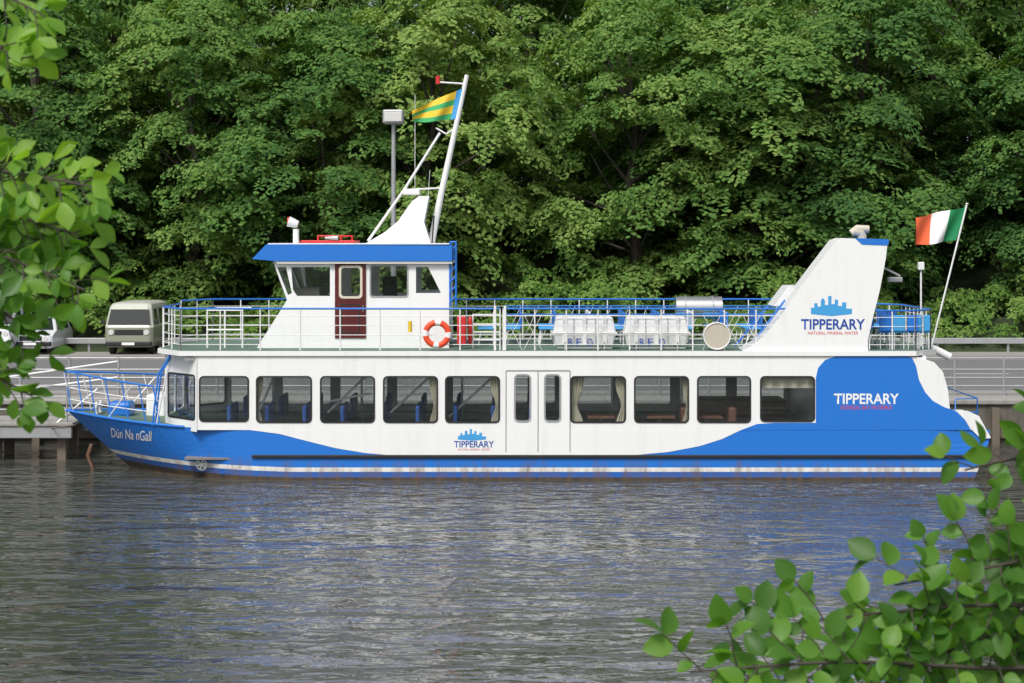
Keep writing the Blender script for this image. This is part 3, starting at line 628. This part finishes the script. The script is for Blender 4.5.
# ------------------------------------------------------------ TREES
def norm(a): return a/np.maximum(1e-6,np.linalg.norm(a,axis=-1,keepdims=True))
def leafquads(C,Nn,L,W,r):
    n=len(C); rnd=norm(r.normal(size=(n,3))); T=norm(np.cross(Nn,rnd)); B=np.cross(Nn,T)
    L=L[:,None];W=W[:,None]
    V=np.stack([C-T*L/2,C+B*W/2+T*L*0.05-Nn*L*0.08,C+T*L/2-Nn*L*0.12,C-B*W/2+T*L*0.05-Nn*L*0.08],1).reshape(-1,3)
    Fq=np.arange(4*n).reshape(n,4); return V,Fq
def clump_leaves(centers,outdirs,sizes,nper,r,leaf=0.24,droop=0.5):
    Cs=[];Ns=[]
    for c,o,s in zip(centers,outdirs,sizes):
        n=int(nper*s*s/2.2)
        rr=np.sqrt(r.random(n))*s; th=r.random(n)*2*np.pi
        rr*=0.75+0.25*np.sin(th*3+r.random()*6)+0.15*np.sin(th*5+r.random()*6)
        x=rr*np.cos(th);y=rr*np.sin(th)
        z=0.34*s*(1-(rr/s)**2)-np.maximum(0,x*o[0]+y*o[1])*droop+r.normal(size=n)*0.07*s
        nn=np.stack([x/s*0.9+o[0]*0.6,y/s*0.9+o[1]*0.6,np.full(n,0.75)],1)+r.normal(size=(n,3))*0.3
        Cs.append(np.stack([x,y,z],1)+c); Ns.append(norm(nn))
    C=np.concatenate(Cs);Nn=np.concatenate(Ns); n=len(C)
    return leafquads(C,Nn,leaf*(0.7+0.6*r.random(n)),leaf*0.62*(0.7+0.6*r.random(n)),r)
def tree_variant(idx,H,R,ncl,nper,leaf):
    r=np.random.default_rng(100+idx)
    cz=H*0.52; rz=H*0.50
    cs=[];od=[];sz=[]
    lob=[(r.random()*6.28,r.random()*6.28) for _ in range(4)]
    for i in range(ncl):
        zt=-0.97+1.95*((i+r.random())/ncl)
        th=r.random()*2*np.pi
        rad=math.sqrt(max(0.02,1-abs(zt)**2.5))*R
        rad*=1+0.22*math.sin(2*th+lob[0][0]+zt*2)+0.18*math.sin(3*th+lob[1][0]-zt*5)
        q=0.66+0.34*r.random()
        if r.random()<0.08: q*=0.5
        c=np.array([math.cos(th)*rad*q,math.sin(th)*rad*q,cz+zt*rz*(0.9+0.12*r.random())])
        cs.append(c); od.append((math.cos(th)*q,math.sin(th)*q)); sz.append(0.8+1.1*r.random()*(1.15-0.5*max(0,zt)))
    V,Fq=clump_leaves(cs,od,sz,nper,r,leaf,0.55+0.3*r.random())
    crown=fastmesh('crown_foliage_%d'%idx,V,Fq,M['leaf'])
    cu=bpy.data.curves.new('t','CURVE'); cu.dimensions='3D'; cu.bevel_depth=1; cu.bevel_resolution=2
    def sp(pts):
        s=cu.splines.new('POLY'); s.points.add(len(pts)-1)
        for i,(p,ra) in enumerate(pts): s.points[i].co=(*p,1); s.points[i].radius=ra
    tw=[(np.array([0.25*math.sin(k*1.3+idx),0.2*math.cos(k*1.7),-0.5+k*H*0.11]),0.32*(1-k/9.5)) for k in range(9)]
    sp(tw)
    for i in range(0,ncl,max(1,ncl//22)):
        c=cs[i]; k=max(1,min(7,int((c[2]/H)*7))); b0=tw[k][0]; mid=(b0+c)/2+np.array([0,0,-0.2])
        sp([(b0,0.09),(mid,0.05),(b0*0.15+c*0.85+np.array([0,0,-0.1]),0.015)])
    o=bpy.data.objects.new('t',cu); scene.collection.objects.link(o)
    dg=bpy.context.evaluated_depsgraph_get(); tm=bpy.data.meshes.new_from_object(o.evaluated_get(dg)); bpy.data.objects.remove(o)
    tm.materials.clear(); tm.materials.append(M['bark'])
    return crown,tm
variants=[tree_variant(0,15,4.6,165,330,0.23),tree_variant(1,15,5.2,180,320,0.22),tree_variant(2,15,4.2,150,340,0.21),tree_variant(3,15,5.0,175,290,0.25)]
def place_tree(name,vi,x,y,z,s,sz,rot):
    E=empty(name,(x,y,z)); E.rotation_euler=(0,0,rot); E.scale=(s,s,sz)
    for nme,me in (('crown',variants[vi][0]),('trunk',variants[vi][1])):
        o=bpy.data.objects.new(nme,me); link(o,E)
    return E
for row,(yy,sp_,hs) in enumerate(((42.5,6.6,0.95),(50,6.6,1.04),(58.5,6.0,1.16))):
    n=int(84/sp_); 
    for i in range(n+1):
        x=-42+i*sp_+random.uniform(-1.6,1.6)+ (row%2)*3.2
        y=yy+random.uniform(-1.8,1.8)
        s=random.uniform(0.95,1.25); z=gz(x,y)-0.6
        place_tree('broadleaf_tree',random.randrange(4),x,y,z,s,hs*random.uniform(0.88,1.1),random.uniform(0,6.28))
r=np.random.default_rng(55); cs=[];od=[];sz=[]
for i in range(900):
    x=-46+92*r.random(); y=35.8+5*r.random()**1.3; h=gz(x,y)
    z=h+ (0.4+1.7*r.random())*(0.7+0.4*math.sin(x*0.6)+0.3*math.sin(x*1.7)); cs.append(np.array([x,y,z])); od.append((0,-0.8)); sz.append(0.45+0.5*r.random())
V,Fq=clump_leaves(cs,od,sz,420,r,0.2,0.6)
me=fastmesh('roadside_undergrowth',V,Fq,M['ivy']); link(bpy.data.objects.new('roadside_undergrowth',me))

# ------------------------------------------------------------ NEAR OVERHANGING TREES
def leaf_shape(kind):
    if kind=='oval': prof=[(0,0.0),(0.12,0.22),(0.3,0.34),(0.5,0.37),(0.7,0.30),(0.87,0.16),(1.0,0.0)]
    else: prof=[(0,0.0),(0.12,0.12),(0.35,0.24),(0.55,0.32),(0.75,0.25),(0.9,0.11),(1.0,0.0)]
    return prof
def near_tree(name,trunkpts,branches,leaflen,kind,spacing,seed,twigl=0.28,normal_bias=(0,-0.6,0.7),dens=1.0):
    r=np.random.default_rng(seed); E=empty(name)
    tubes('trunk',[trunkpts],0.16,M['bark'],E,5)
    V=[];Fc=[]; prof=leaf_shape(kind); twigs=[]
    def leaf(p,d,L):
        d=norm(np.array(d)); nb=norm(np.array(normal_bias)+r.normal(size=3)*0.5); s=norm(np.cross(d,nb)); nn=np.cross(s,d)
        base=len(V); curl=r.uniform(0.05,0.3); fold=r.uniform(0.15,0.5)
        for t,w in prof:
            c=p+d*L*t-nn*L*curl*t*t
            V.append(c-s*L*w+nn*L*w*fold); V.append(c); V.append(c+s*L*w+nn*L*w*fold)
        for i in range(len(prof)-1):
            q=base+3*i; Fc.append((q,q+1,q+4,q+3)); Fc.append((q+1,q+2,q+5,q+4))
    for br_ in branches:
        pts=[np.array(P3(*p)) for p in br_['p']]
        rad=[0.011*(1-0.75*i/(len(pts)-1)) for i in range(len(pts))]
        res=[]
        for i in range(len(pts)-1):
            p0=pts[max(0,i-1)];p1=pts[i];p2=pts[i+1];p3=pts[min(len(pts)-1,i+2)]
            for k in range(8):
                t=k/8; res.append((0.5*((2*p1)+(-p0+p2)*t+(2*p0-5*p1+4*p2-p3)*t*t+(-p0+3*p1-3*p2+p3)*t**3), rad[i]+(rad[i+1]-rad[i])*t))
        res.append((pts[-1],rad[-1]))
        twigs.append([(*p,ra/0.02) for p,ra in res])
        acc=0;side=1; start=br_.get('start',0.0); tot=sum(np.linalg.norm(res[i+1][0]-res[i][0]) for i in range(len(res)-1)); run=0
        for i in range(len(res)-1):
            a=res[i][0];b_=res[i+1][0]; l=np.linalg.norm(b_-a); run+=l; acc+=l
            if run/tot<start: acc=0; continue
            while acc>br_.get('sp',spacing):
                acc-=br_.get('sp',spacing); side=-side
                d=norm(b_-a); lat=norm(np.cross(d,np.array([0,-1.0,0.35])))*side+r.normal(size=3)*0.35
                td=norm(d*0.75+lat*0.8+np.array([0,0,br_.get('hang',0.0)])); tl=twigl*br_.get('tw',1.0)*(0.5+0.8*r.random())*(1.15-0.5*run/tot)
                n=max(2,int(tl/(leaflen*0.42)*dens)); P=a.copy(); tp=[(*P,0.15)]
                for k in range(n):
                    td=norm(td+r.normal(size=3)*0.12+np.array([0,0,br_.get('hang',0.0)*0.3])); P=P+td*tl/n; tp.append((*P,0.1))
                    s2=1 if k%2 else -1; ld=norm(td*0.6+norm(np.cross(td,np.array([0,-1,0.3])))*s2*0.9+r.normal(size=3)*0.25)
                    leaf(P,ld,leaflen*(0.6+0.55*r.random()))
                leaf(P,td,leaflen*(0.7+0.45*r.random())); twigs.append(tp)
    tubes('branches',twigs,0.02,M['bark'],E,1)
    me=fastmesh('leaves',np.array(V),np.array(Fc),M['nearleaf'],True); link(bpy.data.objects.new('leaves',me),E)
    cs=[];od=[];sz=[]; tx,ty=trunkpts[-1][0],trunkpts[-1][1]
    for i in range(80):
        a=r.random()*6.28; q=2.0*math.sqrt(r.random()); cs.append(np.array([tx+(0.6 if tx>0 else -0.6)+q*math.cos(a),ty+0.6+q*math.sin(a),10.5+3.0*r.random()])); od.append((math.cos(a)*.8,math.sin(a)*.8)); sz.append(0.4+0.4*r.random())
    V2,F2=clump_leaves(cs,od,sz,600,r,0.11,0.5)
    link(bpy.data.objects.new('crown',fastmesh('near_crown',V2,F2,M['nearleaf'])),E)
YR=-44.6
near_tree('beech_tree',[(2.7,-44.2,3.9,1.3),(2.75,-44.2,6.0,1.0),(2.9,-44.3,8.5,0.8),(3.4,-44.6,11,0.4)],[
 dict(p=[(1450,560,YR),(1200,650,YR),(1020,668,YR),(850,662,-44.9),(690,672,-45.0)],start=0.35,sp=0.042,tw=0.6),
 dict(p=[(1450,540,YR),(1200,610,YR),(1060,605,YR),(930,608,-44.7),(775,626,-44.9)],start=0.35,sp=0.05,tw=0.6),
 dict(p=[(1450,520,YR),(1200,590,YR),(1080,615,-44.3),(980,640,-44.5),(870,682,-44.6)],start=0.35,sp=0.04,tw=0.85),
 dict(p=[(1450,500,YR),(1180,530,YR),(1090,545,-44.5),(1000,565,-44.6),(895,585,-44.7)],start=0.35,sp=0.05,tw=0.6),
 dict(p=[(1450,450,YR),(1180,450,YR),(1090,455,-44.3),(1020,458,-44.4),(965,470,-44.5)],start=0.4,sp=0.06,tw=0.4),
 dict(p=[(1450,460,YR),(1180,480,YR),(1110,495,-44.3),(1065,508,-44.4),(1010,520,-44.5)],start=0.4,sp=0.055,tw=0.45),
 dict(p=[(1450,430,YR),(1180,410,YR),(1120,395,-44.3),(1075,400,-44.4),(1030,425,-44.4)],start=0.45,sp=0.055,tw=0.4),
 dict(p=[(1450,600,YR),(1200,700,YR),(1050,690,-44.3),(930,700,-44.4),(760,695,-44.6)],start=0.3,sp=0.035,tw=0.85),
 dict(p=[(1450,560,YR),(1200,550,YR),(1110,570,-44.0),(1040,590,-44.1),(985,645,-44.2)],start=0.3,sp=0.035,tw=0.8),
],0.078,'oval',0.08,3)
near_tree('sycamore_tree',[(-2.6,-44.0,3.9,1.4),(-2.65,-44.0,6.5,1.1),(-2.9,-44.2,9,0.8),(-3.2,-44.6,11.5,0.4)],[
 dict(p=[(-450,-60,-44.0),(-200,-60,-44.2),(-80,-30,-44.4),(-10,-10,-44.4),(38,12,-44.5)],start=0.4,sp=0.03,hang=-0.5,tw=0.5),
 dict(p=[(-450,-20,-44.0),(-200,0,-44.2),(-90,20,-44.4),(-30,35,-44.4),(22,60,-44.5)],start=0.4,sp=0.035,hang=-0.4,tw=0.45),
 dict(p=[(-450,120,-44.0),(-200,130,-44.2),(-80,165,-44.3),(10,172,-44.4),(98,188,-44.5)],start=0.4,sp=0.022,hang=-0.3,tw=0.4),
 dict(p=[(-450,140,-44.0),(-200,160,-44.2),(-80,190,-44.1),(0,212,-44.2),(80,235,-44.3)],start=0.4,sp=0.02,hang=-0.4,tw=0.5),
 dict(p=[(-450,160,-44.0),(-200,190,-44.2),(-80,230,-44.2),(0,255,-44.3),(85,290,-44.4)],start=0.4,sp=0.022,hang=-0.4,tw=0.5),
 dict(p=[(-450,180,-44.0),(-200,210,-44.2),(-80,260,-44.2),(-20,300,-44.3),(35,330,-44.3)],start=0.4,sp=0.022,hang=-0.5,tw=0.5),
 dict(p=[(-450,200,-44.0),(-200,260,-44.2),(-90,330,-44.2),(-30,362,-44.3),(25,392,-44.3)],start=0.4,sp=0.025,hang=-0.3,tw=0.5),
],0.075,'obovate',0.08,9,normal_bias=(0.1,-0.7,0.5))

# ------------------------------------------------------------ WATER
m,nt,b=newmat('river_water')
b.inputs['Base Color'].default_value=(0.06,0.064,0.055,1); b.inputs['Roughness'].default_value=0.04; b.inputs['IOR'].default_value=1.38
tc=N(nt,'ShaderNodeTexCoord')
def noise(sx,sy,scale,det,rough=0.55,dist=0.0):
    mp=N(nt,'ShaderNodeMapping'); mp.inputs['Scale'].default_value=(sx,sy,1); nt.links.new(tc.outputs['Object'],mp.inputs[0])
    n=N(nt,'ShaderNodeTexNoise'); n.inputs['Scale'].default_value=scale; n.inputs['Detail'].default_value=det; n.inputs['Roughness'].default_value=rough; n.inputs['Distortion'].default_value=dist
    nt.links.new(mp.outputs[0],n.inputs['Vector']); return n.outputs['Fac']
def mathn(op,a,b_):
    n=N(nt,'ShaderNodeMath',operation=op)
    for i,q in enumerate((a,b_)):
        if isinstance(q,(int,float)): n.inputs[i].default_value=q
        else: nt.links.new(q,n.inputs[i])
    return n.outputs[0]
n1=noise(0.6,1.0,2.3,1.5,0.5,0.6); n2=noise(0.4,1,0.75,1,0.5,0.4); n3=noise(0.8,1,7,1)
patch=noise(0.25,1,0.13,3)
mr=N(nt,'ShaderNodeMapRange'); mr.inputs['From Min'].default_value=0.4; mr.inputs['From Max'].default_value=0.6; mr.inputs['To Min'].default_value=0.4; mr.inputs['To Max'].default_value=1.25
nt.links.new(patch,mr.inputs['Value'])
h=mathn('MULTIPLY',n1,0.10); h=mathn('ADD',h,mathn('MULTIPLY',n3,0.010)); h=mathn('MULTIPLY',h,mr.outputs[0]); h=mathn('ADD',h,mathn('MULTIPLY',n2,0.13))
bp=N(nt,'ShaderNodeBump'); bp.inputs['Strength'].default_value=1.0; bp.inputs['Distance'].default_value=1.0
nt.links.new(h,bp.inputs['Height']); nt.links.new(bp.outputs[0],b.inputs['Normal'])
addmesh('river_water',[(-500,-42,0),(500,-42,0),(500,9.0,0),(-500,9.0,0)],[(0,1,2,3)],m)

# ------------------------------------------------------------ LIGHT
w=bpy.data.worlds.new('World'); scene.world=w; w.use_nodes=True
wn=w.node_tree; bg=wn.nodes['Background']
sk=wn.nodes.new('ShaderNodeTexSky'); sk.sky_type='NISHITA'; sk.sun_disc=False
EL=math.radians(52); AZ=math.radians(205)
sk.sun_elevation=EL; sk.sun_rotation=AZ; sk.dust_density=4.0; sk.air_density=1.0
hs=wn.nodes.new('ShaderNodeHueSaturation'); hs.inputs['Saturation'].default_value=0.3
wn.links.new(sk.outputs[0],hs.inputs['Color']); wn.links.new(hs.outputs[0],bg.inputs[0]); bg.inputs[1].default_value=0.15
su=bpy.data.lights.new('sun','SUN'); su.energy=2.6; su.angle=math.radians(14); su.color=(1,0.97,0.92)
so=bpy.data.objects.new('sun',su); scene.collection.objects.link(so)
dirv=Vector((math.sin(AZ)*math.cos(EL),math.cos(AZ)*math.cos(EL),math.sin(EL)))
so.rotation_euler=dirv.to_track_quat('Z','Y').to_euler(); so.location=(0,-20,40)
scene.view_settings.view_transform='Standard'; scene.view_settings.look='None'; scene.view_settings.exposure=0
# ------------------------------------------------------------ CAMERA
cd=bpy.data.cameras.new('camera'); cam=bpy.data.objects.new('camera',cd); scene.collection.objects.link(cam)
cam.location=(0,-CAMD,CAMZ); cam.rotation_euler=(math.radians(90),0,0)
cd.sensor_width=36; cd.lens=36*FPX/1024; cd.shift_y=-(341.5-240)/1024; cd.clip_start=0.1; cd.clip_end=2000
cd.dof.use_dof=True; cd.dof.focus_distance=50; cd.dof.aperture_fstop=11
scene.camera=cam
